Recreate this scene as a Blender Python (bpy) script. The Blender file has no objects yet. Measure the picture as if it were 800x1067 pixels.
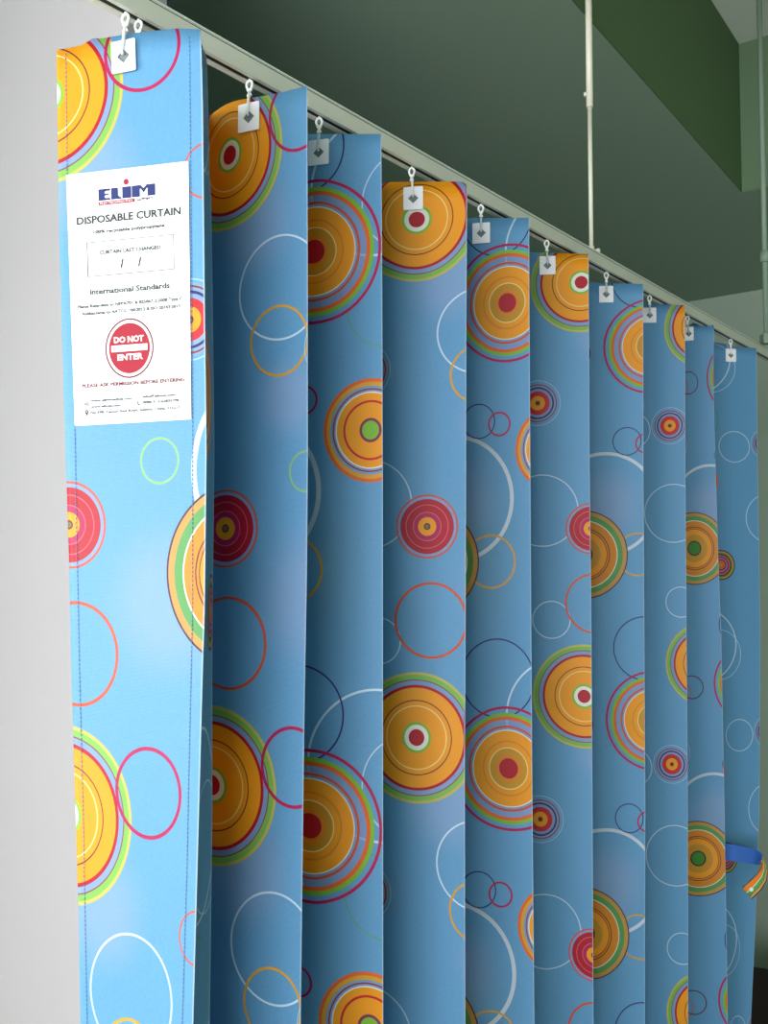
import bpy, bmesh, math, random
from mathutils import Vector, Matrix
random.seed(4)
sc = bpy.context.scene
COL = sc.collection
F = 900.0; PITCH = math.radians(2.77); CAMZ = 1.70
CT, ST = math.cos(PITCH), math.sin(PITCH)

# ---------------------------------------------------------------- survey helpers (pixel measured in the 800x1067 photo -> metres)
def q(y):
    yc = (533.5 - y) / F
    return (ST + yc * CT) / (CT - yc * ST)
def row_of(z, Y):
    return 533.5 - F * math.tan(math.atan2(z, Y) - PITCH)
def X_of(x, Y, z):
    return (x - 400.0) / F * (Y * CT + z * ST)
def P_yz(x, Y, z):                       # pixel column, depth, height above the camera
    return Vector((X_of(x, Y, z), Y, z + CAMZ))
def P_xyY(x, y, Y):
    return P_yz(x, Y, Y * q(y))
def P_xyz(x, y, z):
    return P_yz(x, z / q(y), z)
def interp(tab, v):
    if v <= tab[0][0]: return tab[0][1]
    for (a, b), (c, d) in zip(tab, tab[1:]):
        if v <= c: return b + (d - b) * (v - a) / (c - a)
    return tab[-1][1]
def srgb(r, g, b, a=1.0):
    def c(v):
        v /= 255.0
        return v / 12.92 if v <= .04045 else ((v + .055) / 1.055) ** 2.4
    return (c(r), c(g), c(b), a)

# ---------------------------------------------------------------- objects
def tag(o, label=None, cat=None, group=None, kind=None):
    if label: o['label'] = label
    if cat: o['category'] = cat
    if group: o['group'] = group
    if kind: o['kind'] = kind
    return o
def link(name, me, mats=(), parent=None, loc=None):
    o = bpy.data.objects.new(name, me); COL.objects.link(o)
    if me is not None:
        for m in (mats if isinstance(mats, (list, tuple)) else [mats]): me.materials.append(m)
    if parent is not None:
        o.parent = parent
        if loc is None:
            o.matrix_parent_inverse = Matrix.Translation(-parent.location)
    if loc is not None: o.location = loc
    return o
def bm_obj(name, bm, mats=(), parent=None, loc=None, smooth=False):
    me = bpy.data.meshes.new(name); bm.normal_update(); bm.to_mesh(me); bm.free()
    if smooth:
        for p in me.polygons: p.use_smooth = True
    return link(name, me, mats, parent, loc)
def empty(name, loc):
    o = bpy.data.objects.new(name, None); COL.objects.link(o); o.location = loc
    o.empty_display_size = .05
    return o
def add_hull(bm, base, top, mi=0):       # prism between two equally long loops
    n = len(base)
    a = [bm.verts.new(p) for p in base]; b = [bm.verts.new(p) for p in top]
    fs = [bm.faces.new(a[::-1]), bm.faces.new(b)]
    for i in range(n):
        fs.append(bm.faces.new((a[i], a[(i + 1) % n], b[(i + 1) % n], b[i])))
    for f in fs: f.material_index = mi
    return fs
def add_prism_z(bm, pts, z0, z1, mi=0):
    add_hull(bm, [Vector((p[0], p[1], z0)) for p in pts], [Vector((p[0], p[1], z1)) for p in pts], mi)
def add_box(bm, o, ax, ay, az, mi=0):    # corner o with three edge vectors
    b = [o, o + ax, o + ax + ay, o + ay]
    add_hull(bm, b, [p + az for p in b], mi)
def add_tube(bm, pts, rad, seg=10, closed=False, flat=None, mi=0):
    rings = []; n = len(pts)
    for i, p in enumerate(pts):
        if closed: t = (pts[(i + 1) % n] - pts[i - 1]).normalized()
        else: t = (pts[min(i + 1, n - 1)] - pts[max(i - 1, 0)]).normalized()
        up = Vector((.37, .93, .05)) if abs(t.z) > .8 else Vector((0, 0, 1))
        if flat is not None: up = flat
        a = t.cross(up).normalized(); b = a.cross(t).normalized()
        r = rad[i] if isinstance(rad, (list, tuple)) else rad
        rings.append([bm.verts.new(p + (a * math.cos(k * math.tau / seg) + b * math.sin(k * math.tau / seg)) * r) for k in range(seg)])
    rng = range(n) if closed else range(n - 1)
    for i in rng:
        A, B = rings[i], rings[(i + 1) % n]
        for k in range(seg):
            f = bm.faces.new((A[k], A[(k + 1) % seg], B[(k + 1) % seg], B[k])); f.smooth = True; f.material_index = mi
    if not closed:
        bm.faces.new(rings[0][::-1]).material_index = mi; bm.faces.new(rings[-1]).material_index = mi

# ---------------------------------------------------------------- materials
def mat(name, col, rough=.6, noise=.0, nscale=30, bump=0, metallic=0, coat=0):
    m = bpy.data.materials.new(name); m.use_nodes = True
    nt = m.node_tree; b = nt.nodes['Principled BSDF']
    b.inputs['Base Color'].default_value = col
    b.inputs['Roughness'].default_value = rough; b.inputs['Metallic'].default_value = metallic
    if noise or bump:
        tc = nt.nodes.new('ShaderNodeTexCoord'); nz = nt.nodes.new('ShaderNodeTexNoise')
        nz.inputs['Scale'].default_value = nscale; nz.inputs['Detail'].default_value = 5
        nt.links.new(tc.outputs['Object'], nz.inputs['Vector'])
        if noise:
            mx = nt.nodes.new('ShaderNodeMix'); mx.data_type = 'RGBA'
            mx.inputs[6].default_value = [c * (1 - noise) for c in col[:3]] + [1]
            mx.inputs[7].default_value = [min(1, c * (1 + noise)) for c in col[:3]] + [1]
            nt.links.new(nz.outputs['Fac'], mx.inputs[0]); nt.links.new(mx.outputs[2], b.inputs['Base Color'])
        if bump:
            bp = nt.nodes.new('ShaderNodeBump'); bp.inputs['Strength'].default_value = bump
            bp.inputs['Distance'].default_value = .002
            nt.links.new(nz.outputs['Fac'], bp.inputs['Height']); nt.links.new(bp.outputs['Normal'], b.inputs['Normal'])
    return m
M_wall_l = mat('white_wall_paint', srgb(152, 147, 151), .8, .02, 4, .15)
M_wall_g = mat('pale_green_wall_paint', srgb(166, 184, 168), .8, .02, 3, .15)
M_ceil = mat('grey_green_ceiling_paint', srgb(140, 160, 143), .8, .03, 2, .1)
M_rec = mat('recess_paint', srgb(215, 222, 214), .8, .02, 2, .1)
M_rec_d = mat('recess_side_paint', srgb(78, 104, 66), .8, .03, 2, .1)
M_floor = mat('floor_vinyl', srgb(150, 150, 140), .5, .05, 3)
M_alu = mat('track_aluminium_paint', srgb(205, 206, 192), .45, .02, 60)
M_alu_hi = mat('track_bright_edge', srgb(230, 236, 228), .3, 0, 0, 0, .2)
M_slot = mat('track_slot_dark', srgb(22, 14, 14), .7, .1, 40)
M_rod = mat('rod_white_paint', srgb(226, 222, 205), .4, .02, 30)
M_plast = mat('white_plastic', srgb(232, 234, 234), .35, .02, 50)
M_tab = mat('tab_white_plastic', srgb(236, 232, 240), .45, .02, 80)
M_tabhole = mat('tab_hole_grey', srgb(104, 116, 118), .6, .08, 300)
M_stitch = mat('stitch_thread', srgb(84, 112, 158), .8, .1, 300)
M_label = mat('label_paper', srgb(246, 247, 250), .7, .015, 200)
M_ink = mat('ink_dark_grey', srgb(48, 48, 54), .8, .08, 300)
M_ink_l = mat('ink_light_grey', srgb(66, 66, 74), .8, .05, 300)
M_navy = mat('ink_navy', srgb(26, 38, 98), .8, .15, 500)
M_red = mat('ink_red', srgb(148, 18, 42), .8, .12, 500)
M_dred = mat('ink_dark_red', srgb(104, 22, 42), .8, .1, 500)
M_white = mat('ink_white', srgb(250, 248, 250), .8, .01, 300)
M_wood = mat('dark_brown_wood', srgb(40, 14, 8), .8, .25, 8, .1)
M_knob = mat('brushed_metal', srgb(150, 145, 138), .35, .02, 30, 0, .8)
M_blue_strap = mat('blue_strap_back', srgb(44, 96, 178), .75, .04, 200)
M_frame = mat('window_frame_paint', srgb(225, 225, 220), .5, .02, 20)

# colours of the print
PAL = dict(
    orange=srgb(242, 160, 18), dorange=srgb(222, 140, 28), olive=srgb(206, 150, 30), yellow=srgb(206, 190, 62),
    green=srgb(132, 190, 56), dgreen=srgb(92, 158, 88), crimson=srgb(184, 8, 42), magenta=srgb(184, 18, 88),
    red=srgb(206, 30, 44), brown=srgb(146, 54, 36), dbrown=srgb(112, 34, 40), white=srgb(236, 236, 226),
    cream=srgb(244, 222, 150), lilac=srgb(140, 160, 208), navy=srgb(44, 40, 112), orred=srgb(232, 106, 40),
    pink=srgb(232, 112, 130), plum=srgb(74, 24, 60), tan=srgb(200, 152, 80), pale=srgb(178, 210, 232),
    purple=srgb(132, 52, 88), grey=srgb(120, 110, 80), wring=srgb(204, 224, 242), wthick=srgb(208, 216, 228), lime=srgb(150, 200, 100),
    dkgreen=srgb(58, 140, 40), rring=srgb(214, 86, 52), yring=srgb(222, 164, 48), gring=srgb(96, 168, 130), maroon=srgb(104, 30, 44))
U, V = .62, .64; W2P = .285
# motif = (u, v, [(outer radius, colour, alpha)...] from the outside in; last goes to the centre)
def ring(r, w, c, a=1.0): return [(r + w * .12, c, min(1, a + .1)), (r - w * 1.12, None, 0)]
A = [(.0786, 'yellow', .9), (.0754, 'green', .9), (.0697, 'brown', .9), (.0683, 'lilac', .75), (.0630, 'crimson', 1), (.0597, 'orange', 1),
     (.0450, 'dbrown', 1), (.0437, 'orange', 1), (.0384, 'cream', 1), (.0370, 'orange', 1), (.0184, 'green', 1), (.0152, 'white', 1), (.0099, 'crimson', 1)]
Bm = [(.0835, 'magenta', 1), (.0796, None, 0), (.0742, 'green', 1), (.0697, 'orred', 1), (.0650, 'lilac', .7), (.0575, 'rring', 1), (.0543, 'lilac', .8),
      (.0519, 'white', 1), (.0505, 'orange', 1), (.0370, 'dorange', 1), (.0350, 'orange', 1), (.0280, 'cream', 1), (.0268, 'olive', 1), (.0190, 'dorange', 1), (.0134, 'crimson', 1)]
Cm = [(.0393, 'rring', .95), (.0368, 'lilac', .8), (.0336, 'crimson', 1), (.0269, 'pink', 1), (.0260, 'crimson', 1), (.0178, 'pink', 1), (.0170, 'magenta', 1),
      (.0113, 'orange', 1), (.0042, 'dbrown', 1), (.0026, 'grey', 1)]
Dm = [(.0357, 'pale', .8), (.0345, None, 0), (.0320, 'lilac', .5), (.0296, 'brown', 1), (.0280, 'lilac', .8), (.0251, 'navy', 1), (.0225, 'lilac', .8),
      (.0186, 'red', 1), (.0112, 'orange', 1), (.0036, 'dbrown', 1)]
Em = [(.0577, 'orred', 1), (.0537, 'yring', 1), (.0491, 'lilac', .7), (.0464, 'brown', 1), (.0447, 'lilac', .8), (.0426, 'white', 1), (.0412, 'orange', 1),
      (.0332, 'red', 1), (.0307, 'orange', 1), (.0135, 'purple', 1), (.0102, 'green', 1)]
Fm = [(.0762, 'plum', 1), (.0742, 'tan', 1), (.0676, 'dgreen', 1), (.0588, 'white', 1), (.0572, 'dorange', 1), (.0455, 'dbrown', 1), (.0440, 'dorange', 1),
      (.0411, 'dbrown', 1), (.0399, 'orange', 1), (.0293, 'tan', 1), (.0280, 'olive', 1), (.0157, 'plum', 1), (.0130, 'dkgreen', 1)]
Gm = [(.0333, 'plum', 1), (.0308, 'tan', 1), (.0270, 'dkgreen', 1), (.0240, 'plum', 1), (.0215, 'pink', .9), (.0195, 'magenta', 1), (.0150, 'lilac', .9),
      (.0130, 'plum', 1), (.0105, 'orred', 1), (.0040, 'tan', 1)]
GLOW = 'glow'
MOTIFS = [
    (.118, -.03, GLOW, .085), (.09, .165, GLOW, .05), (.04, .345, GLOW, .07), (.232, .08, GLOW, .08),
    (.078, .2755, ring(.0530, .0018, 'wring', .9)), (-.062, .0655, ring(.0560, .0015, 'wring', .8)), (-.049, -.103, ring(.0290, .0014, 'wring', .8)),
    (-.141, .2255, ring(.0352, .0014, 'wring', .8)), (-.192, -.237, ring(.0560, .0014, 'wring', .7)),
    (.232, .083, ring(.0890, .0048, 'wthick', .85)), (.391, -.215, ring(.0820, .0022, 'wring', .9)), (.399, -.3526, ring(.046, .0014, 'gring', .8)),
    (.287, -.0045, ring(.0372, .0022, 'yring', .9)), (.077, .2222, ring(.0357, .0022, 'yring', 1)),
    (.018, -.077, ring(.0462, .0026, 'rring', 1)), (.297, -.164, ring(.0540, .0017, 'navy', 1)), (.1095, .0916, ring(.0202, .0016, 'lime', .8)),
    (.160, .335, ring(.0225, .0016, 'rring', .8)), (.183, -.294, ring(.0245, .0017, 'maroon', .9)),
    (.143, .212, Dm), (-.068, .2335, Dm), (-.179, -.039, Gm), (.013, .0373, Cm), (.382, .149, Em), (.193, -.0045, Fm),
    (.3125, .355, Bm), (0.0, -.2185, A), (.269, .1905, ring(.0246, .0014, 'navy', 1)), (.300, .186, ring(.0170, .0022, 'magenta', 1)), (.0985, -.192, ring(.0386, .0028, 'magenta', 1)),
]
def fabric_material():
    m = bpy.data.materials.new('printed_nonwoven_fabric'); m.use_nodes = True
    nt = m.node_tree; N = nt.nodes.new; L = nt.links.new
    b = nt.nodes['Principled BSDF']; out = nt.nodes['Material Output']
    uv = N('ShaderNodeUVMap'); uv.uv_map = 'print'
    # woven / embossed dot ground
    sep = N('ShaderNodeSeparateXYZ'); L(uv.outputs[0], sep.inputs[0])
    def math_(op, a, b_=None):
        n = N('ShaderNodeMath'); n.operation = op
        for i, s in enumerate((a, b_)):
            if s is None: continue
            if isinstance(s, (int, float)): n.inputs[i].default_value = s
            else: L(s, n.inputs[i])
        return n.outputs[0]
    k = math.tau / .0022
    s1 = math_('SINE', math_('MULTIPLY', math_('ADD', sep.outputs[0], sep.outputs[1]), k))
    s2 = math_('SINE', math_('MULTIPLY', math_('SUBTRACT', sep.outputs[0], sep.outputs[1]), k))
    dots = math_('MULTIPLY', s1, s2)
    dfac = math_('ADD', math_('MULTIPLY', dots, .5), .5)
    nz = N('ShaderNodeTexNoise'); nz.inputs['Scale'].default_value = 260; nz.inputs['Detail'].default_value = 3
    L(uv.outputs[0], nz.inputs['Vector'])
    base = N('ShaderNodeMix'); base.data_type = 'RGBA'
    base.inputs[6].default_value = srgb(88, 150, 198); base.inputs[7].default_value = srgb(112, 170, 213)
    L(math_('MULTIPLY', math_('ADD', dfac, nz.outputs['Fac']), .5), base.inputs[0])
    cur = base.outputs[2]
    for mo in MOTIFS:
        u0, v0, spec = mo[0], mo[1], mo[2]
        sub = N('ShaderNodeVectorMath'); sub.operation = 'SUBTRACT'; sub.inputs[1].default_value = (u0, v0, 0); L(uv.outputs[0], sub.inputs[0])
        wr = N('ShaderNodeVectorMath'); wr.operation = 'WRAP'
        wr.inputs[1].default_value = (U / 2, V / 2, 1); wr.inputs[2].default_value = (-U / 2, -V / 2, -1); L(sub.outputs[0], wr.inputs[0])
        ln = N('ShaderNodeVectorMath'); ln.operation = 'LENGTH'; L(wr.outputs[0], ln.inputs[0])
        mx = N('ShaderNodeMix'); mx.data_type = 'RGBA'
        if spec == GLOW:
            mr = N('ShaderNodeMapRange'); mr.interpolation_type = 'SMOOTHSTEP'
            mr.inputs['From Min'].default_value = mo[3] * .25; mr.inputs['From Max'].default_value = mo[3]
            mr.inputs['To Min'].default_value = .30; mr.inputs['To Max'].default_value = 0
            L(ln.outputs['Value'], mr.inputs['Value']); L(mr.outputs[0], mx.inputs[0])
            mx.inputs[7].default_value = srgb(176, 176, 214)
        else:
            R = spec[0][0] * 1.02
            dv = math_('DIVIDE', ln.outputs['Value'], R)
            cr = N('ShaderNodeValToRGB'); cr.color_ramp.interpolation = 'CONSTANT'
            stops = [(0.0, spec[-1])]
            for i in range(len(spec) - 2, -1, -1): stops.append((spec[i + 1][0] / R, spec[i]))
            stops.append((spec[0][0] / R, (0, None, 0)))
            el = cr.color_ramp.elements
            while len(el) < len(stops): el.new(1.0)
            prev = srgb(130, 160, 200)
            for e, (p, s) in zip(el, stops):
                e.position = p
            for i, (p, s) in enumerate(stops):
                c = PAL[s[1]] if s[1] else prev
                prev = c
                el[i].color = (c[0], c[1], c[2], s[2])
            L(dv, cr.inputs[0]); L(cr.outputs['Color'], mx.inputs[7]); L(cr.outputs['Alpha'], mx.inputs[0])
        L(cur, mx.inputs[6]); cur = mx.outputs[2]
    # light caught on the fold edges, painted as a pale line
    at = N('ShaderNodeAttribute'); at.attribute_name = 'crease_light'
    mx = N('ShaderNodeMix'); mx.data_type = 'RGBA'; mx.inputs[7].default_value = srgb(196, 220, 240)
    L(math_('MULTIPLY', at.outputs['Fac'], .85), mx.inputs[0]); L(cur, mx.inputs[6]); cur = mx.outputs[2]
    dm = N('ShaderNodeMix'); dm.data_type = 'RGBA'; dm.blend_type = 'MULTIPLY'; dm.inputs[0].default_value = 1
    mr = N('ShaderNodeMapRange'); mr.inputs['To Min'].default_value = .84; mr.inputs['To Max'].default_value = 1.10
    L(dfac, mr.inputs['Value']); L(cur, dm.inputs[6]); L(mr.outputs[0], dm.inputs[7]); cur = dm.outputs[2]
    L(cur, b.inputs['Base Color']); b.inputs['Roughness'].default_value = .5
    b.inputs['Specular IOR Level'].default_value = .45
    tr = N('ShaderNodeBsdfTranslucent'); L(cur, tr.inputs['Color'])
    ms = N('ShaderNodeMixShader'); ms.inputs[0].default_value = .30
    L(b.outputs[0], ms.inputs[1]); L(tr.outputs[0], ms.inputs[2]); L(ms.outputs[0], out.inputs['Surface'])
    bp = N('ShaderNodeBump'); bp.inputs['Strength'].default_value = .25; bp.inputs['Distance'].default_value = .0004
    L(dfac, bp.inputs['Height']); L(bp.outputs[0], b.inputs['Normal'])
    return m
M_fabric = fabric_material()

# ---------------------------------------------------------------- the folds of the curtain
Yc = {1: .750, 2: .854, 3: .952, 4: 1.054, 5: 1.187, 6: 1.333, 7: 1.483, 8: 1.642, 9: 1.81, 10: 1.926}
dY = {1: .045, 2: .045, 3: .022, 4: .022, 5: .022, 6: .014, 7: .012, 8: .010, 9: .012, 10: -.012}
off = {1: .0114, 2: .0119, 3: .013, 4: .0039, 5: .0062, 6: -.0014, 7: -.0034, 8: -.0117, 9: -.0158, 10: -.0142}
G = {1: .001033, 2: .001162, 3: .001166, 4: .00121, 5: .001431, 6: .001475, 7: .001641, 8: .00183, 9: .00213, 10: .00232}
XRn = {1: 214, 2: 319, 3: 398, 4: 485, 5: 553, 6: 615, 7: 671, 8: 715, 9: 749, 10: 790}
uR = {1: .158 - U, 2: .1115}
for k in range(3, 11): uR[k] = uR[k - 1] + W2P
EL = {1: [(50, 59), (250, 62), (440, 67.5), (600, 72.5), (700, 74.5), (850, 79), (950, 82), (1067, 84), (1500, 88)]}
ER = {1: [(30, 209), (100, 211), (300, 213), (470, 215), (640, 213), (700, 211), (850, 207), (960, 204), (1067, 201), (1500, 196)],
      2: [(90, 320), (300, 320.5), (480, 320.5), (600, 319.5), (740, 317), (900, 315), (1067, 313), (1500, 309)],
      3: [(139, 397), (300, 398), (500, 398.6), (1067, 399), (1500, 399)],
      4: [(190, 486.5), (350, 485.5), (600, 485), (820, 484), (1067, 484.5), (1500, 484)],
      5: [(230, 551), (340, 551.5), (620, 553), (840, 554.5), (1067, 556.5), (1500, 559)],
      6: [(265, 613), (480, 614), (660, 616), (840, 617), (1067, 618), (1500, 620)],
      7: [(296, 670), (480, 670), (660, 671), (840, 672), (1067, 671.5), (1500, 672)],
      8: [(318, 713.3), (480, 713.7), (660, 715), (840, 716.3), (1067, 716.7), (1500, 718)],
      9: [(336, 743.5), (400, 743), (480, 745), (580, 748), (660, 751), (840, 754.5), (1067, 758), (1500, 762)],
      10: [(362, 788), (480, 789), (560, 790.5), (660, 792), (840, 791), (970, 786.5), (1067, 782), (1500, 772)]}
for k in range(3, 11): EL[k] = [(y, x - 4) for y, x in ER[k - 1]]
EL[2] = [(90, 216), (160, 217), (260, 214), (500, 212), (740, 209), (1067, 206), (1500, 202)]
TOP = {1: [(59, 52), (84, 48), (97, 40), (106, 40), (140, 34.5), (185, 29.5), (212, 31)],
       2: [(214, 124), (233, 110), (245, 105), (266, 101.5), (291, 97), (320, 89.5)],
       3: [(316, 141), (322, 139.8), (397, 139.6)], 4: [(394, 195), (402, 189.8), (480, 189), (487, 192)],
       5: [(482, 229), (490, 227.5), (551, 227)], 6: [(547, 264), (553, 262.8), (614, 265)], 7: [(609, 296), (616, 294.3), (670, 296)],
       8: [(666, 317), (671, 316.5), (714, 318)], 9: [(709, 345), (716, 339.5), (722, 336.5), (744, 339)], 10: [(739, 356), (752, 357.5), (766, 361), (789, 363)]}
ZBOT = -1.36
def depth(k, t, z=0.0):
    d = Yc[k] + dY[k] * (.5 - t)
    if k == 2:
        top = max(0.0, min(1.0, (z - .28) / .18))
        d += (.006 + .012 * top) * max(0.0, (.35 - t) / .35) ** 1.6
    elif k > 2:
        d += .006 * max(0.0, (.3 - t) / .3) ** 2 + .004 * math.sin(math.pi * t)
        d += .0025 * math.sin(z * 3.1 + k * 1.7) * math.sin(math.pi * t)
    return d
def edge_x(k, side, z, Y):
    return interp((EL if side == 'L' else ER)[k], row_of(z, Y))
def panel_point(k, t, z):
    Y = depth(k, t, z)
    xl = edge_x(k, 'L', z, depth(k, 0, z)); xr = edge_x(k, 'R', z, depth(k, 1, z))
    return P_yz(xl + (xr - xl) * t, Y, z), xl + (xr - xl) * t
def px_point(k, x, y):                   # point on fold k that the photo shows at pixel (x, y)
    t = .5; z = 0
    for _ in range(12):
        z = depth(k, t, z) * q(y)
        xl = edge_x(k, 'L', z, depth(k, 0, z)); xr = edge_x(k, 'R', z, depth(k, 1, z))
        t = (x - xl) / (xr - xl)
    return t, z
def panel_normal(k, t, z):
    a = panel_point(k, t - .02, z)[0]; b = panel_point(k, t + .02, z)[0]; c = panel_point(k, t, z + .01)[0]; d = panel_point(k, t, z - .01)[0]
    n = (b - a).cross(c - d).normalized()
    return n if n.y < 0 else -n
NR = 84
columns = []                             # each: (function row->(point, v offset), u, crease)
def top_z(k, t):
    z = .46
    for _ in range(6):
        _, x = panel_point(k, t, z)
        z = depth(k, t, z) * q(interp(TOP[k], x))
    return z
def vis_cols(k, n):
    ts = [0, .03] + [i / n for i in range(1, n)] + [1 - .012, 1]
    return sorted(set(round(t, 5) for t in ts))
for k in range(1, 11):
    # u of the print at both edges
    y0 = 600
    xl = interp(EL[k], y0)
    uL = uR[k] - (XRn[k] - xl) * G[k]
    if k == 1: L1u = uL
    for t in vis_cols(k, 16):
        zt = top_z(k, t)
        pts = []
        for r in range(NR + 1):
            z = zt + (ZBOT - zt) * r / NR
            pts.append(panel_point(k, t, z)[0])
        crease_light = 1.0 if t == 1 else (.0 if t < .99 else .15)
        columns.append((pts, [(uL + (uR[k] - uL) * t - (.022 * (1 - t) ** 2 * max(0, min(1, (p.z - CAMZ - .22) / .16)) if k == 2 else 0), p.z - CAMZ + off[k] - (.011 * max(0, min(1, (p.z - CAMZ - .26) / .14)) if k == 1 else 0)) for p in pts], crease_light))
    if k < 10:                           # the hidden half of the pleat, running back to the next fold
        a = columns[-1]
        nl = interp(EL[k + 1], 600); uN = uR[k + 1] - (XRn[k + 1] - nl) * G[k + 1]
        zt1 = top_z(k, 1); zt2 = top_z(k + 1, 0)
        if k == 1:
            way = [((.4, .004), .53), ((3.5, 0.016), .58), ((7.2, .030), .655), ((8.2, .034), .67), ((4, .10), .73), ((-9, .06), .78), ((-11, .03), .83), ((-7, .05), .88), ((-3, .12), .94)]
        else:
            way = [((-.6, .25), .25), ((-2, .5), .5), ((-3.5, .75), .75)]
        for (dx, dd), s in way:
            zt = zt1 + (zt2 - zt1) * (s if k > 1 else min(1, max(0, s - .5) * .7)) - (.006 if k == 1 else 0)
            pts = []; uvs = []
            for r in range(NR + 1):
                z = zt + (ZBOT - zt) * r / NR
                Y1 = depth(k, 1, z); Y2 = depth(k + 1, 0, z)
                if k == 1:
                    Y = Y1 + dd; xr = edge_x(1, 'R', z, Y)
                    w = interp([(30, .8), (300, 1), (640, 1.0), (850, 1.7), (1067, 2.1), (1500, 2.4)], row_of(z, Y))
                    x = xr + dx * (w if dx > 0 else 1) - (1.5 if row_of(z, Y) < 200 and dx > 0 else 0)
                else:
                    Y = Y1 + (Y2 - Y1) * dd; x = edge_x(k, 'R', z, Y1) + dx
                p = P_yz(x, Y, z); pts.append(p)
                uvs.append((uR[k] + (uN - uR[k]) * s, z + off[k] + (off[k + 1] - off[k]) * s))
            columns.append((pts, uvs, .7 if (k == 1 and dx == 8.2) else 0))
track_anchor = None
me = bpy.data.meshes.new('fabric_panel')
verts = []; faces = []
nc = len(columns)
for pts, uvs, cr in columns: verts += pts
for c in range(nc - 1):
    for r in range(NR):
        a = c * (NR + 1) + r; b = (c + 1) * (NR + 1) + r
        faces.append((a, a + 1, b + 1, b))
me.from_pydata([tuple(v) for v in verts], [], faces)
uvl = me.uv_layers.new(name='print')
flat = [uv for col in columns for uv in col[1]]
for lp in me.loops: uvl.data[lp.index].uv = flat[lp.vertex_index]
att = me.attributes.new('crease_light', 'FLOAT', 'POINT')
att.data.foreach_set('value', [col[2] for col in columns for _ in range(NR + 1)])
for p in me.polygons: p.use_smooth = True
# hard creases where the cloth is folded
sharp = set()
for i, col in enumerate(columns):
    if col[2] > .6: sharp.add(i)
for e in me.edges:
    a, b = e.vertices
    if abs(a - b) == 1 and (a // (NR + 1)) in sharp: e.use_edge_sharp = True
curtain = empty('cubicle_curtain', panel_point(4, .5, ZBOT)[0])
tag(curtain, 'blue pleated disposable curtain printed with coloured circles, hanging from the ceiling track', 'curtain')
fab = link('fabric_panel', me, [M_fabric], curtain)
sm = fab.modifiers.new('thickness', 'SOLIDIFY'); sm.thickness = .0004; sm.offset = 0

# hem stitching on the first fold
for tab_ in ([(60, 68.8), (200, 70.5), (440, 78), (700, 83), (850, 87), (1067, 91)], [(40, 197.5), (300, 200), (440, 201), (650, 200.5), (750, 198), (900, 195), (1067, 190)]):
    bm = bmesh.new(); y = 56 if tab_[0][1] < 100 else 38
    while y < 1085:
        x = interp(tab_, y); t, z = px_point(1, x, y); n = panel_normal(1, t, z)
        p = panel_point(1, t, z)[0] + n * .0005; p2 = panel_point(1, t, z - .0024)[0] + n * .0005
        s = (p2 - p).normalized().cross(n) * .00035
        add_hull(bm, [p - s, p + s, p2 + s, p2 - s], [v + n * .0003 for v in (p - s, p + s, p2 + s, p2 - s)])
        y += 4.6
    bmesh.ops.recalc_face_normals(bm, faces=bm.faces)
    bm_obj('hem_stitching', bm, [M_stitch], curtain)

# hanging tabs with a diamond hole, one per fold
TABS = {1: (130.3, 60.0), 2: (260.3, 123.2), 3: (332.5, 159.7), 4: (430.6, 207.4), 5: (501.4, 243.5), 6: (570.2, 277), 7: (631.2, 307), 8: (676.5, 328.8), 9: (717.5, 348), 10: (760.8, 370.4)}
def tab_frame(k):
    x, y = TABS[k]; t, z = px_point(k, x, y); n = panel_normal(k, t, z); n.z = 0; n.normalize()
    c = panel_point(k, t, z)[0] + n * .0022
    return c, n, Vector((-n.y, n.x, 0))
hole = {}
for k in TABS:
    c, n, r = tab_frame(k)
    if r.x < 0: r = -r
    up = Vector((0, 0, 1))
    if k == 1: up = (up - r * .05).normalized()
    w, h, d = .0123, .0146, .0066
    if k == 9: w = .0095
    if k in (9, 10): n = (n + Vector((-.3, 0, 0))).normalized()
    outer = []
    for sx, sy, a0 in ((1, 1, 0), (-1, 1, 90), (-1, -1, 180), (1, -1, 270)):
        for j in range(3):
            a = math.radians(a0 + j * 45)
            outer.append((sx * (w - .0012) + .0012 * math.cos(a), sy * (h - .0012) + .0012 * math.sin(a)))
    inner = []
    for cx, cy, nx, ny in ((d, 0, 0, d), (0, d, -d, 0), (-d, 0, 0, -d), (0, -d, d, 0)):
        for j in range(3): inner.append((cx + (nx - cx) * j / 3, cy + (ny - cy) * j / 3))
    bm = bmesh.new()
    def pt(p, o): return c + r * p[0] + up * p[1] + n * o
    of = [bm.verts.new(pt(p, .0006)) for p in outer]; ob = [bm.verts.new(pt(p, -.0006)) for p in outer]
    nf = [bm.verts.new(pt(p, .0006)) for p in inner]; nb = [bm.verts.new(pt(p, -.0006)) for p in inner]
    m_ = len(outer); sh = 0
    for i in range(m_):
        j = (i + 1) % m_
        bm.faces.new((of[i], of[j], nf[j], nf[i])); bm.faces.new((ob[j], ob[i], nb[i], nb[j]))
        bm.faces.new((of[j], of[i], ob[i], ob[j])); bm.faces.new((nf[i], nf[j], nb[j], nb[i]))
    bmesh.ops.recalc_face_normals(bm, faces=bm.faces)
    tb = bm_obj('hanging_tab', bm, [M_tab], curtain)
    tb['label'] = 'white plastic tab with a diamond hole'
    bm = bmesh.new()
    q4 = [(d + .0004, 0), (0, d + .0004), (-d - .0004, 0), (0, -d - .0004)]
    add_hull(bm, [pt(p, -.0016) for p in q4], [pt(p, -.0008) for p in q4])
    bmesh.ops.recalc_face_normals(bm, faces=bm.faces)
    bm_obj('diamond_eyelet', bm, [M_tabhole], tb)
    hole[k] = (pt((0, .002), 0), n, r, up)

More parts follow.
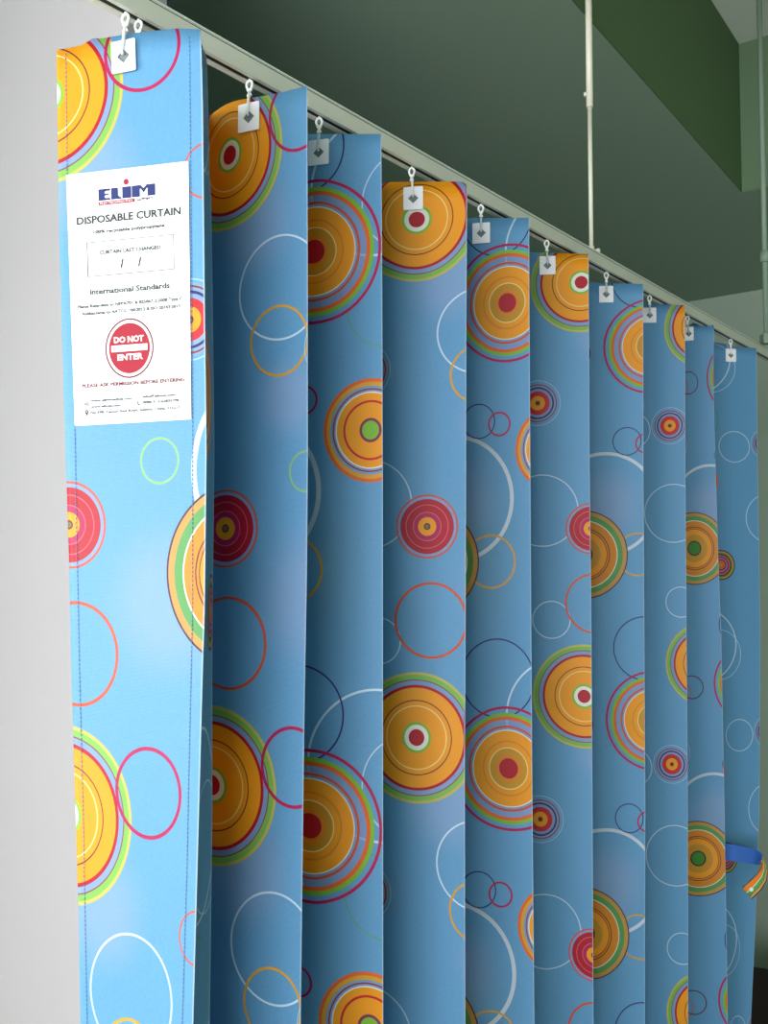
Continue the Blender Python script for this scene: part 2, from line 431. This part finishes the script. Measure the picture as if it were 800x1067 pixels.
# ---------------------------------------------------------------- label on the first fold
def lab(a, b, o=.0):
    """label coordinates a (0..1 across), b (0..1 down) -> point over the cloth"""
    zt = px_point(1, 70, 183)[1] * (1 - a) + px_lab[1] * a
    zb = px_lab[2] * (1 - a) + px_lab[3] * a
    z = zt + (zb - zt) * b
    xl = 70 + 9 * b; xr = 197 + 3 * b
    x = xl + (xr - xl) * a
    e0 = edge_x(1, 'L', z, depth(1, 0)); e1 = edge_x(1, 'R', z, depth(1, 1))
    t = (x - e0) / (e1 - e0)
    return panel_point(1, t, z)[0] + LN * o
px_lab = [px_point(1, 70, 183)[1], px_point(1, 197, 168.5)[1], px_point(1, 79, 444)[1], px_point(1, 200, 437)[1]]
LN = panel_normal(1, .5, .25)
bm = bmesh.new(); nx, ny = 12, 22
gf = [[bm.verts.new(lab(i / nx, j / ny, .0014)) for i in range(nx + 1)] for j in range(ny + 1)]
gb = [[bm.verts.new(lab(i / nx, j / ny, .0009)) for i in range(nx + 1)] for j in range(ny + 1)]
for j in range(ny):
    for i in range(nx):
        bm.faces.new((gf[j][i], gf[j + 1][i], gf[j + 1][i + 1], gf[j][i + 1]))
        bm.faces.new((gb[j][i], gb[j][i + 1], gb[j + 1][i + 1], gb[j + 1][i]))
rim = [(0, i) for i in range(nx)] + [(j, nx) for j in range(ny)] + [(ny, i) for i in range(nx, 0, -1)] + [(j, 0) for j in range(ny, 0, -1)]
for s in range(len(rim)):
    a = rim[s]; b = rim[(s + 1) % len(rim)]
    bm.faces.new((gf[a[0]][a[1]], gf[b[0]][b[1]], gb[b[0]][b[1]], gb[a[0]][a[1]]))
bmesh.ops.recalc_face_normals(bm, faces=bm.faces)
label = bm_obj('information_label', bm, [M_label], curtain)
label['label'] = 'white rectangular printed label with a red do not enter sign'
INK = [M_ink, M_ink_l, M_navy, M_red, M_dred, M_white]
bmP = bmesh.new()
LA = .131; LB = .229                     # label size in metres
O1, O2, O3 = .0018, .0021, .0024
def poly(pts, mi, o=O1):                 # pts in (a, b)
    vs = [bmP.verts.new(lab(a, b, o)) for a, b in pts]
    f = bmP.faces.new(vs); f.material_index = mi; f.normal_update()
    bmesh.ops.triangulate(bmP, faces=[f])
def rect(a0, b0, a1, b1, mi, o=O1): poly([(a0, b0), (a1, b0), (a1, b1), (a0, b1)], mi, o)
def disc(a, b, r0, mi, o=O1, r1=0, seg=40):
    for i in range(seg):
        t0, t1 = math.tau * i / seg, math.tau * (i + 1) / seg
        P = [(a + rr * math.cos(tt) / LA, b + rr * math.sin(tt) / LB) for rr, tt in ((r0, t0), (r0, t1), (r1, t1), (r1, t0))]
        if r1 == 0: P = P[:3]
        vs = [bmP.verts.new(lab(x, y, o)) for x, y in P]
        bmP.faces.new(vs).material_index = mi
def text(s, a0, a1, b, cap, mi, o=O1, bold=.04, spacing=1.0):
    cu = bpy.data.curves.new('t', 'FONT'); cu.body = s; cu.size = 1; cu.resolution_u = 2; cu.offset = bold; cu.space_character = spacing
    ob = bpy.data.objects.new('t', cu); COL.objects.link(ob)
    dg = bpy.context.evaluated_depsgraph_get()
    tm = bpy.data.meshes.new_from_object(ob.evaluated_get(dg))
    xs = [v.co.x for v in tm.vertices]
    if xs:
        x0, x1 = min(xs), max(xs)
        vs = []
        for v in tm.vertices:
            a = a0 + (v.co.x - x0) / (x1 - x0) * (a1 - a0)
            bb = b + cap * .5 - v.co.y / .7 * cap
            vs.append(bmP.verts.new(lab(a, bb, o)))
        for p in tm.polygons:
            try: bmP.faces.new([vs[i] for i in p.vertices]).material_index = mi
            except ValueError: pass
    bpy.data.objects.remove(ob); bpy.data.curves.remove(cu); bpy.data.meshes.remove(tm)
LOGO = [[(330, 84), (403, 84), (409, 90), (405, 97), (378, 97), (370, 103), (370, 109), (378, 113), (396, 113), (396, 121), (378, 121), (370, 126), (370, 134), (378, 138), (405, 138), (409, 150), (330, 150)],
        [(413, 90), (418, 84), (452, 84), (458, 90), (458, 130), (468, 138), (480, 142), (480, 150), (413, 150)],
        [(485, 84), (543, 84), (543, 150), (485, 150)],
        [(548, 84), (605, 84), (612, 92), (625, 103), (638, 92), (644, 84), (700, 84), (700, 150), (650, 150), (650, 106), (645, 104), (625, 130), (606, 104), (600, 106), (600, 150), (548, 150)]]
for g_ in LOGO:
    poly([(.26 + (x - 330) / 370 * .467, .073 + (y - 84) / 66 * .046) for x, y in g_], 2)
disc(.26 + (512 - 330) / 370 * .467, .054, .0028, 3, seg=16)
rect(.26, .1235, .558, .1375, 3)
text('ELIM TECHNOLOGY', .275, .545, .1305, .0065, 5, O2, bold=0)
text('\u4ee5\u7433\u79d1\u6280', .575, .727, .1305, .0095, 1)
text('DISPOSABLE CURTAIN', .075, .935, .191, .029, 0, bold=.032)
text('100% recyclable polypropylene', .21, .80, .241, .013, 1)
for r_ in ((.15, .280, .875, .2830), (.15, .415, .875, .4182), (.15, .28, .1570, .418), (.8680, .28, .875, .418)): rect(*r_, 1)
text('CURTAIN LAST CHANGED', .255, .765, .325, .0145, 0, bold=.036)
text('/', .425, .455, .375, .033, 0); text('/', .572, .602, .375, .033, 0)
text('International Standards', .165, .835, .4776, .0215, 0, bold=.028)
text('Flame Retardant to NFPA701 & BS5867-2:2008 Type C', .06, .94, .533, .0125, 1)
text('Antibacterial to AATCC 100:2012 & ISO 20743:2013', .09, .92, .5616, .0125, 1)
disc(.485, .71, .0268, 4, O1, .0253); disc(.485, .71, .0226, 3, O1, 0)
rect(.335, .697, .640, .722, 5, O2)
text('DO NOT', .36, .61, .675, .0225, 5, O2, bold=.03)
text('ENTER', .385, .60, .744, .0225, 5, O2, bold=.03)
text('PLEASE ASK PERMISSION BEFORE ENTERING', .075, .95, .846, .0140, 4, bold=.036)
text('www.elimmedical.com', .145, .50, .905, .010, 1)
text('www.elimsz.com', .145, .40, .929, .010, 1)
text('info@elimsz.com', .59, .87, .902, .010, 1)
text('0086-512-62835798', .59, .90, .924, .010, 1)
text('No.398, Tancun East Road, Suzhou, China, 215217', .14, .91, .952, .010, 1)
disc(.108, .917, .0024, 0, O1, .0017, 16); disc(.108, .917, .0010, 0, O1, .0004, 12)
disc(.108, .948, .0019, 0, O1, .0007, 14); poly([(.097, .953), (.119, .953), (.108, .966)], 0)
for r_ in ((.535, .897, .57, .8985), (.535, .908, .57, .9095), (.535, .897, .5375, .909), (.5675, .897, .57, .909)): rect(*r_, 1)
poly([(.536, .898), (.5525, .904), (.569, .898), (.5525, .906)], 1)
poly([(.538, .917), (.545, .916), (.549, .922), (.546, .924), (.554, .930), (.558, .928), (.566, .932), (.562, .936), (.550, .934), (.540, .926)], 0)
bm_obj('printed_text', bmP, INK, label)

# ---------------------------------------------------------------- ceiling track
HT = .482
A_ = P_xyz(217, 59.5, HT); B_ = P_xyz(744, 344, HT)
D = (B_ - A_); D.z = 0; D.normalize()
Nn = Vector((D.y, -D.x, 0))              # towards the room / camera side
def on_track(x):                         # point of the slot line seen in pixel column x
    lo, hi = -3.0, 6.0
    for _ in range(60):
        m_ = (lo + hi) / 2; p = A_ + D * m_
        px = 400 + F * p.x / (p.y * CT + HT * ST) if p.y > .05 else -9999
        if px < x: lo = m_
        else: hi = m_
    return A_ + D * lo
T0 = A_ - D * .95; TL = 4.6
# cross section (offset towards the camera, height over the slot)
track = empty('curtain_track', T0); tag(track, 'long pale grey aluminium curtain track hung below the ceiling', 'curtain track')
def extrude(name, sec, m_, parent):
    bm = bmesh.new()
    add_hull(bm, [T0 + Nn * a + Vector((0, 0, b)) for a, b in sec], [T0 + D * TL + Nn * a + Vector((0, 0, b)) for a, b in sec])
    bmesh.ops.recalc_face_normals(bm, faces=bm.faces)
    return bm_obj(name, bm, [m_], parent)
extrude('rail', [(.0032, 0), (.0036, -.0008), (.0078, -.0008), (.0082, .0), (.0082, .0196), (-.0090, .0196), (-.0090, -.0008), (-.0032, -.0008), (-.0028, 0), (-.0028, .008), (.0032, .008)], M_alu, track)
extrude('slot_lining', [(-.0027, .0003), (.0031, .0003), (.0031, .0079), (-.0027, .0079)], M_slot, track)
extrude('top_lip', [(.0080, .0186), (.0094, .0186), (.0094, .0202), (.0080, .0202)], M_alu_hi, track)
extrude('edge_line', [(.0080, .0170), (.0086, .0170), (.0086, .0178), (.0080, .0178)], mat('track_groove', srgb(96, 112, 100), .5), track)

# ---------------------------------------------------------------- hooks
def make_hook(k, top, target, nrm, label_txt, tilt=0.0):
    h = empty('curtain_hook', top)
    tag(h, label_txt, 'curtain hook', 'plastic hooks running in the curtain track')
    view = Vector((nrm.x, nrm.y, 0)).normalized(); side = Vector((-view.y, view.x, 0))
    if side.x < 0: side = -side
    up = Vector((0, 0, 1))
    L_ = (target - top).length
    cz = top - up * .0062
    bm = bmesh.new(); pts = []
    for i in range(20):
        a = math.tau * i / 20
        rx = .0034 if math.sin(a) > -.2 else .0034 * (1 - .35 * (-.2 - math.sin(a)))
        pts.append(cz + side * rx * math.cos(a) + up * .0048 * math.sin(a))
    add_tube(bm, pts, .00135, 8, closed=True, flat=view)
    bm_obj('eyelet', bm, [M_plast], h, smooth=True)
    bm = bmesh.new()
    add_tube(bm, [top + up * .004, top - up * .002], [.0013, .0013], 8)
    add_hull(bm, [top + up * .004 + side * s * .0030 + view * t * .0018 for s, t in ((-1, -1), (1, -1), (1, 1), (-1, 1))], [top + up * .0065 + side * s * .0030 + view * t * .0018 for s, t in ((-1, -1), (1, -1), (1, 1), (-1, 1))])
    bm_obj('glider', bm, [M_plast], h)
    neck = cz - up * .0055
    bm = bmesh.new()
    prof = [(.0034, .0008), (.0012, -.0022), (.0030, -.0060)]
    if tilt: side2 = (side + up * tilt).normalized()
    else: side2 = side
    for (w0, z0), (w1, z1) in zip(prof, prof[1:]):
        a = [neck + up * z0 + side2 * s * w0 + view * t * .0009 for s, t in ((-1, -1), (1, -1), (1, 1), (-1, 1))]
        b = [neck + up * z1 + side2 * s * w1 + view * t * .0009 for s, t in ((-1, -1), (1, -1), (1, 1), (-1, 1))]
        add_hull(bm, a, b)
    bmesh.ops.recalc_face_normals(bm, faces=bm.faces)
    bm_obj('collar', bm, [M_plast], h)
    bm = bmesh.new()
    s0 = neck - up * .001
    path = [s0, s0.lerp(target + view * .0030, .6), target + view * .0030 + up * .002, target + view * .0016 - up * .0006, target - view * .0002 + up * .0004]
    add_tube(bm, path, [.0017, .0015, .0015, .0013, .0010], 8)
    bm_obj('stem', bm, [M_plast], h, smooth=True)
    return h
WORDS = {1: 'first fold, the one with the white label', 2: 'second fold from the left', 3: 'third fold from the left', 4: 'fourth fold from the left',
         5: 'fifth fold from the left', 6: 'sixth fold from the left', 7: 'seventh fold from the left', 8: 'eighth fold from the left',
         9: 'ninth fold, second from the right', 10: 'last fold at the far right end'}
HX = {1: 131, 2: 260, 3: 332.5, 4: 429, 5: 501, 6: 569.5, 7: 631.5, 8: 676.5, 9: 716, 10: 761}
for k in HX:
    tp = on_track(HX[k]); c, n, r, up = hole[k]
    make_hook(k, tp, c, n, 'white plastic hook holding the %s' % WORDS[k])
    print('hook', k, 'track Y %.3f z %.3f  tab Y %.3f z %.3f X %.3f %.3f' % (tp.y, tp.z - CAMZ, c.y, c.z - CAMZ, tp.x, c.x))
tp = on_track(144.5)
make_hook(11, tp, tp - Vector((0, -.004, .020)), hole[1][1], 'spare white plastic hook just behind the hook of the labelled fold', .0)

# ---------------------------------------------------------------- tie-back strap near the right end
ST_ = [((752, 878), (752, 896), 1.845), ((764, 880), (764, 897.5), 1.838), ((777, 882.5), (777, 899), 1.826), ((786, 885), (786, 900.5), 1.815), ((790.5, 887), (789.5, 901), 1.806),
       ((795, 891), (791.5, 900.5), 1.795), ((798, 899), (794, 900), 1.785), ((799.5, 909), (793, 905), 1.775), ((798.5, 918), (788.5, 911), 1.768), ((793, 927.5), (782, 917), 1.762), ((783.5, 937), (773, 925), 1.758)]
ST2 = []
for i in range(len(ST_) - 1):
    for j in range(3):
        f_ = j / 3; a, b = ST_[i], ST_[i + 1]
        ST2.append(tuple((a[m_][0] + (b[m_][0] - a[m_][0]) * f_, a[m_][1] + (b[m_][1] - a[m_][1]) * f_) for m_ in (0, 1)) + (a[2] + (b[2] - a[2]) * f_,))
ST2.append(ST_[-1])
print_m = []
for nm, c in (('dark edge', (60, 20, 24)), ('tan', (206, 150, 90)), ('green', (82, 160, 70)), ('white', (228, 226, 210)), ('orange', (236, 130, 34)), ('blue', (30, 78, 150))):
    print_m.append(mat('strap_print_' + nm.replace(' ', '_'), srgb(*c), .75, .05, 250))
cuts = [0, .07, .24, .27, .52, .58, .95, 1.0]; cm = [0, 1, 0, 2, 3, 4, 0]
bm = bmesh.new()
fr = []; bk = []
for (o_, i_, Y) in ST2:
    a = P_xyY(o_[0], o_[1], Y); b = P_xyY(i_[0], i_[1], Y)
    row = [a.lerp(b, c) for c in cuts]
    fr.append([bm.verts.new(p) for p in row]); bk.append([bm.verts.new(p + Vector((.0001, .0009, 0))) for p in row])
for i in range(len(ST2) - 1):
    blue = i < 15
    for j in range(len(cuts) - 1):
        f_ = bm.faces.new((fr[i][j], fr[i + 1][j], fr[i + 1][j + 1], fr[i][j + 1])); f_.material_index = 5 if blue else cm[j]; f_.smooth = True
        f_ = bm.faces.new((bk[i][j], bk[i][j + 1], bk[i + 1][j + 1], bk[i + 1][j])); f_.material_index = cm[j] if blue else 5; f_.smooth = True
    for j in (0, len(cuts) - 1):
        bm.faces.new((fr[i][j], bk[i][j], bk[i + 1][j], fr[i + 1][j])).material_index = 5
for i in (0, len(ST2) - 1):
    for j in range(len(cuts) - 1):
        bm.faces.new((fr[i][j], fr[i][j + 1], bk[i][j + 1], bk[i][j])).material_index = 0
strap = bm_obj('tieback_strap', bm, print_m[:5] + [M_blue_strap], curtain)
strap['label'] = 'narrow strap, blue outside and printed inside, curling at the end'
bm = bmesh.new()
c = P_xyY(782.5, 926.5, 1.757)
for (r0, d0, d1) in ((.0042, 0, .0012), (.0026, .0012, .0020)):
    a = [c + Vector((r0 * math.cos(t * math.tau / 20), -d0, r0 * math.sin(t * math.tau / 20))) for t in range(20)]
    add_hull(bm, a, [p - Vector((0, d1 - d0, 0)) for p in a])
bmesh.ops.recalc_face_normals(bm, faces=bm.faces)
sn = bm_obj('snap_button', bm, [M_plast], strap); sn['label'] = 'white snap button'

# ---------------------------------------------------------------- the room
HC = 1.00                                # ceiling over the camera
W1 = P_xyz(620, 331, HC); W2 = P_xyz(800, 300.5, HC)
wd = (W2 - W1); wd.z = 0; wd.normalize()
wn = Vector((wd.y, -wd.x, 0));
if wn.y < 0: wn = -wn                    # away from the camera
zc = HC + CAMZ
# far wall
bm = bmesh.new(); a = W1 - wd * 3.2; b = W1 + wd * 4.0
add_prism_z(bm, [(a.x, a.y), (b.x, b.y), (b.x + wn.x * .15, b.y + wn.y * .15), (a.x + wn.x * .15, a.y + wn.y * .15)], -.0, zc + .6)
bmesh.ops.recalc_face_normals(bm, faces=bm.faces)
tag(bm_obj('wall_far', bm, [M_wall_g]), kind='structure')
fl, frr = a.copy(), b.copy()
# ceiling with the recess
Vx = P_xyz(772, 200.5, HC)
e1 = P_xyz(700, 119, HC) - Vx; e1.z = 0; e1.normalize()
e2 = P_xyz(800, 194.5, HC) - Vx; e2.z = 0; e2.normalize()
back = -2.3                             # room behind the camera, measured along the track direction
def RP(s, t): return D * s + Nn * t      # room coordinates: s along the track, t to the right
def st(p): return (p.x * D.x + p.y * D.y, p.x * Nn.x + p.y * Nn.y)
LW = -1.85; RW = 3.2
R1 = Vx; R2 = Vx + e1 * 2.2; R3 = R2 + e2 * 1.3; R4 = Vx + e2 * 1.3
bl = RP(back, LW); br = RP(back, RW)
bm = bmesh.new(); th = .1
def slab(pts, z0=zc, z1=zc + th): add_prism_z(bm, [(p[0], p[1]) for p in pts], z0, z1)
far_l = W1 - wd * 3.4 + wn * .1; far_r = W1 + wd * 4.2 + wn * .1
hitl = Vx - (e2 * 6)
slab([far_l, far_r, R4 + e2 * 4, R1 - e2 * 5])
slab([R1 - e2 * 5, R1, R2, R2 - e2 * 5])
slab([R4, R4 + e2 * 4, R3 + e2 * 4, R3])
slab([R2 - e2 * 5, R3 + e2 * 4, R3 + e2 * 4 + e1 * 4, R2 - e2 * 5 + e1 * 4])
bmesh.ops.recalc_face_normals(bm, faces=bm.faces)
tag(bm_obj('ceiling', bm, [M_ceil]), kind='structure')
bm = bmesh.new(); rz = zc + .42
def wallstrip(p, q_, nrm):
    p = p - nrm * .003; q_ = q_ - nrm * .003
    add_prism_z(bm, [(p.x, p.y), (q_.x, q_.y), (q_.x + nrm.x * .05, q_.y + nrm.y * .05), (p.x + nrm.x * .05, p.y + nrm.y * .05)], zc + .001, rz)
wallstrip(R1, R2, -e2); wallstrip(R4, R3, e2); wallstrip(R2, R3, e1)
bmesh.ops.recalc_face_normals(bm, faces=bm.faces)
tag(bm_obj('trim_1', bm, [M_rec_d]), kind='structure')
bm = bmesh.new(); wallstrip(R1, R4, -e1); bmesh.ops.recalc_face_normals(bm, faces=bm.faces)
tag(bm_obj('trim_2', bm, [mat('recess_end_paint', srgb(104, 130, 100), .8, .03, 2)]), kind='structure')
bm = bmesh.new(); add_prism_z(bm, [(p.x, p.y) for p in (R1 - (e1 + e2) * .05, R4 + (e2 - e1) * .05, R3 + (e1 + e2) * .05, R2 + (e1 - e2) * .05)], rz, rz + .05)
bmesh.ops.recalc_face_normals(bm, faces=bm.faces)
tag(bm_obj('trim_3', bm, [M_rec]), kind='structure')
# floor
bm = bmesh.new(); add_prism_z(bm, [(-6, -5), (8, -5), (8, 8), (-6, 8)], -.1, 0); tag(bm_obj('floor', bm, [M_floor]), kind='structure')
# pier / partition at the left, behind the first fold
E0 = P_yz(124, 1.08, 0); E0.z = 0
pd = Vector((-Nn.x, -Nn.y, 0)); pn = Vector((D.x, D.y, 0))
bm = bmesh.new(); p1 = E0 + pd * 2.6
add_prism_z(bm, [(E0.x, E0.y), (p1.x, p1.y), (p1.x + pn.x * .06, p1.y + pn.y * .06), (E0.x + pn.x * .06, E0.y + pn.y * .06)], 0, zc)
bmesh.ops.recalc_face_normals(bm, faces=bm.faces)
tag(bm_obj('wall_left', bm, [M_wall_l]), kind='structure')
# outer side walls and the window wall behind the camera
def wall_seg(bm, p, q_, nrm, z0, z1):
    add_prism_z(bm, [(p.x, p.y), (q_.x, q_.y), (q_.x + nrm.x * .18, q_.y + nrm.y * .18), (p.x + nrm.x * .18, p.y + nrm.y * .18)], z0, z1)
bm = bmesh.new(); wall_seg(bm, RP(back, RW), RP(5.5, RW), Nn, 0, zc + .6); bmesh.ops.recalc_face_normals(bm, faces=bm.faces)
tag(bm_obj('wall_right', bm, [M_wall_g]), kind='structure')
SA, SB = -2.15, -.85                     # window in the left side wall, near the corner
bm = bmesh.new(); wall_seg(bm, RP(back, LW), RP(SA, LW), -Nn, 0, zc + .6); wall_seg(bm, RP(SB, LW), RP(5.5, LW), -Nn, 0, zc + .6)
wall_seg(bm, RP(SA, LW), RP(SB, LW), -Nn, 0, .95); wall_seg(bm, RP(SA, LW), RP(SB, LW), -Nn, 2.5, zc + .6); bmesh.ops.recalc_face_normals(bm, faces=bm.faces)
tag(bm_obj('wall_side', bm, [M_wall_g]), kind='structure')
WA, WB, WZ0, WZ1 = -1.0, 2.3, .95, 2.55     # unseen window opening in room coordinates, widened rightward to add fill light
bm = bmesh.new()
wall_seg(bm, RP(back, LW), RP(back, WA), -D, 0, zc + .6); wall_seg(bm, RP(back, WB), RP(back, RW), -D, 0, zc + .6)
wall_seg(bm, RP(back, WA), RP(back, WB), -D, 0, WZ0); wall_seg(bm, RP(back, WA), RP(back, WB), -D, WZ1, zc + .6)
bmesh.ops.recalc_face_normals(bm, faces=bm.faces)
tag(bm_obj('wall_back', bm, [M_wall_g]), kind='structure')
bm = bmesh.new()
for (a0, b0, z0, z1) in ((WA, WA + .05, WZ0, WZ1), (WB - .05, WB, WZ0, WZ1), (WA, WB, WZ0, WZ0 + .05), (WA, WB, WZ1 - .05, WZ1), ((WA + WB) / 2 - .02, (WA + WB) / 2 + .02, WZ0, WZ1)):
    wall_seg(bm, RP(back - .04, a0), RP(back - .04, b0), -D * .3, z0, z1)
bmesh.ops.recalc_face_normals(bm, faces=bm.faces)
tag(bm_obj('window_1', bm, [M_frame]), kind='structure')
bm = bmesh.new()
for (a0, b0, z0, z1) in ((SA, SA + .05, .95, 2.5), (SB - .05, SB, .95, 2.5), (SA, SB, .95, 1.0), (SA, SB, 2.45, 2.5), ((SA + SB) / 2 - .02, (SA + SB) / 2 + .02, .95, 2.5)):
    wall_seg(bm, RP(a0, LW - .04), RP(b0, LW - .04), -Nn * .3, z0, z1)
bmesh.ops.recalc_face_normals(bm, faces=bm.faces)
tag(bm_obj('window_2', bm, [M_frame]), kind='structure')

# ---------------------------------------------------------------- suspension rod and the pipe at the right
tp = on_track(616.2)
zt = tp.z + .020
rod = empty('suspension_rod', (tp.x, tp.y, zt)); tag(rod, 'thin white rod holding the curtain track from the ceiling', 'rod')
def cyl(name, x, y, z0, z1, r0, r1, m_, parent):
    bm = bmesh.new(); add_tube(bm, [Vector((x, y, z0)), Vector((x, y, z1))], [r0, r1], 16)
    return bm_obj(name, bm, [m_], parent)
zs = tp.y * q(112) + CAMZ
cyl('lower_tube', tp.x, tp.y, zt + .006, zs + .01, .0034, .0038, M_rod, rod)
cyl('upper_sleeve', tp.x, tp.y, zs, zc - .004, .0056, .0056, M_rod, rod)
cyl('ceiling_flange', tp.x, tp.y, zc - .012, zc, .022, .024, M_rod, rod)
cyl('locking_screw', tp.x - .0075, tp.y - .002, zs + .018, zs + .024, .003, .003, M_rod, rod)
bm = bmesh.new()
o = Vector((tp.x, tp.y, zt)); add_box(bm, o - D * .006 - Nn * .006, D * .022, Nn * .012, Vector((0, 0, .003)))
add_box(bm, o + D * .012 - Nn * .004, D * .004, Nn * .012, Vector((0, 0, .008)))
add_tube(bm, [o, o + Vector((0, 0, .010))], [.0055, .0045], 12)
bm_obj('bracket', bm, [M_rod], rod)
p = P_xyY(796.5, 300, 2.6)
pt_, pb_ = P_xyY(791, 121, 2.05), P_xyY(799.5, 330, 2.6)
pp = P_xyz(795, 194, HC)
px_, py_ = P_xyY(796, 240, 2.1).x, 2.1
pipe = empty('ceiling_pipe', (px_, py_, zc + .42)); tag(pipe, 'thin grey green vertical pipe beside the ceiling recess at the right edge', 'pipe')
M_pipe = mat('pipe_paint', srgb(140, 160, 142), .5)
cyl('pipe_tube', px_, py_, CAMZ + .53, zc + .42, .0065, .0065, M_pipe, pipe)
zz = py_ * q(267) + CAMZ
cyl('pipe_clamp', px_, py_, zz - .016, zz + .012, .012, .012, M_pipe, pipe)
bm = bmesh.new(); hang_y = CAMZ + .535
add_box(bm, Vector((px_ - .012, py_ - .012, hang_y - .02)), Vector((.6, -.02, 0)), Vector((0, .024, 0)), Vector((0, 0, .024)))
bm_obj('cross_rail', bm, [M_pipe], pipe)

# ---------------------------------------------------------------- dark cabinet in the lower right corner
cw = P_xyY(785, 1007, 2.75)
ch = cw.z
cab = empty('bedside_cabinet', (cw.x + .1, cw.y - .3, 0)); tag(cab, 'dark brown wooden cabinet low by the wall in the lower right corner', 'cabinet')
fx = Vector((.94, -.34, 0)); fy = Vector((.34, .94, 0)); W_, D_ = .55, .42
o = Vector((cw.x - .12, cw.y + .04, 0)) - fy * (D_ + .015)
bm = bmesh.new(); add_box(bm, o + Vector((0, 0, .06)), fx * W_, fy * D_, Vector((0, 0, ch - .085))); bm_obj('body', bm, [M_wood], cab)
bm = bmesh.new(); add_box(bm, o - fx * .01 - fy * .015 + Vector((0, 0, ch - .025)), fx * (W_ + .02), fy * (D_ + .03), Vector((0, 0, .025)))
bm_obj('top', bm, [M_wood], cab)
nd = 2; hh = (ch - .13) / nd
for i in range(nd):
    bm = bmesh.new(); add_box(bm, o + fx * .02 - fy * .018 + Vector((0, 0, .08 + i * hh)), fx * (W_ - .04), fy * .018, Vector((0, 0, hh - .012)))
    dr = bm_obj('drawer', bm, [M_wood], cab)
    bm = bmesh.new(); kc = o + fx * W_ * .5 - fy * .018 + Vector((0, 0, .08 + (i + .5) * hh)); add_tube(bm, [kc, kc - fy * .012, kc - fy * .024], [.006, .006, .013], 14)
    bm_obj('knob', bm, [M_knob], dr)
for sx, sy in ((0, 0), (1, 0), (0, 1), (1, 1)):
    bm = bmesh.new(); add_box(bm, o + fx * (.01 + sx * (W_ - .06)) + fy * (.01 + sy * (D_ - .06)), fx * .04, fy * .04, Vector((0, 0, .06))); bm_obj('leg', bm, [M_wood], cab)

# ---------------------------------------------------------------- light
w = bpy.data.worlds.new('world'); sc.world = w; w.use_nodes = True
w.node_tree.nodes['Background'].inputs[0].default_value = (.75, .88, 1, 1)
w.node_tree.nodes['Background'].inputs[1].default_value = 1.0
li = bpy.data.lights.new('window_daylight', 'AREA'); li.shape = 'RECTANGLE'; li.size = WB - WA - .12; li.size_y = WZ1 - WZ0 - .12
li.energy = 150; li.color = (1, .99, 1)  # lamp spans the widened opening, added fill for the dark pleat sides
lo = bpy.data.objects.new('window_daylight', li); COL.objects.link(lo)
lc = RP(back - .10, (WA + WB) / 2); lo.location = (lc.x, lc.y, (WZ0 + WZ1) / 2)
lo.rotation_euler = Vector((D.x, D.y, 0)).to_track_quat('-Z', 'Z').to_euler()

li2 = bpy.data.lights.new('side_window_daylight', 'AREA'); li2.shape = 'RECTANGLE'; li2.size = SB - SA - .1; li2.size_y = 1.45
li2.energy = 140; li2.color = (1, 1, 1)
l2 = bpy.data.objects.new('side_window_daylight', li2); COL.objects.link(l2)
lc = RP((SA + SB) / 2, LW - .10); l2.location = (lc.x, lc.y, 1.725)
l2.rotation_euler = Vector((Nn.x, Nn.y, 0)).to_track_quat('-Z', 'Z').to_euler()

# ---------------------------------------------------------------- camera
cam = bpy.data.cameras.new('camera'); cam.sensor_fit = 'VERTICAL'; cam.sensor_height = 36; cam.lens = F / 1067 * 36
cam.clip_start = .02
co = bpy.data.objects.new('camera', cam); COL.objects.link(co)
co.location = (0, 0, CAMZ); co.rotation_euler = (math.pi / 2 + PITCH, 0, 0)
sc.camera = co
sc.view_settings.view_transform = 'Standard'; sc.view_settings.look = 'None'; sc.view_settings.gamma = 1; sc.view_settings.use_curve_mapping = False
sc.view_settings.exposure = 0.3
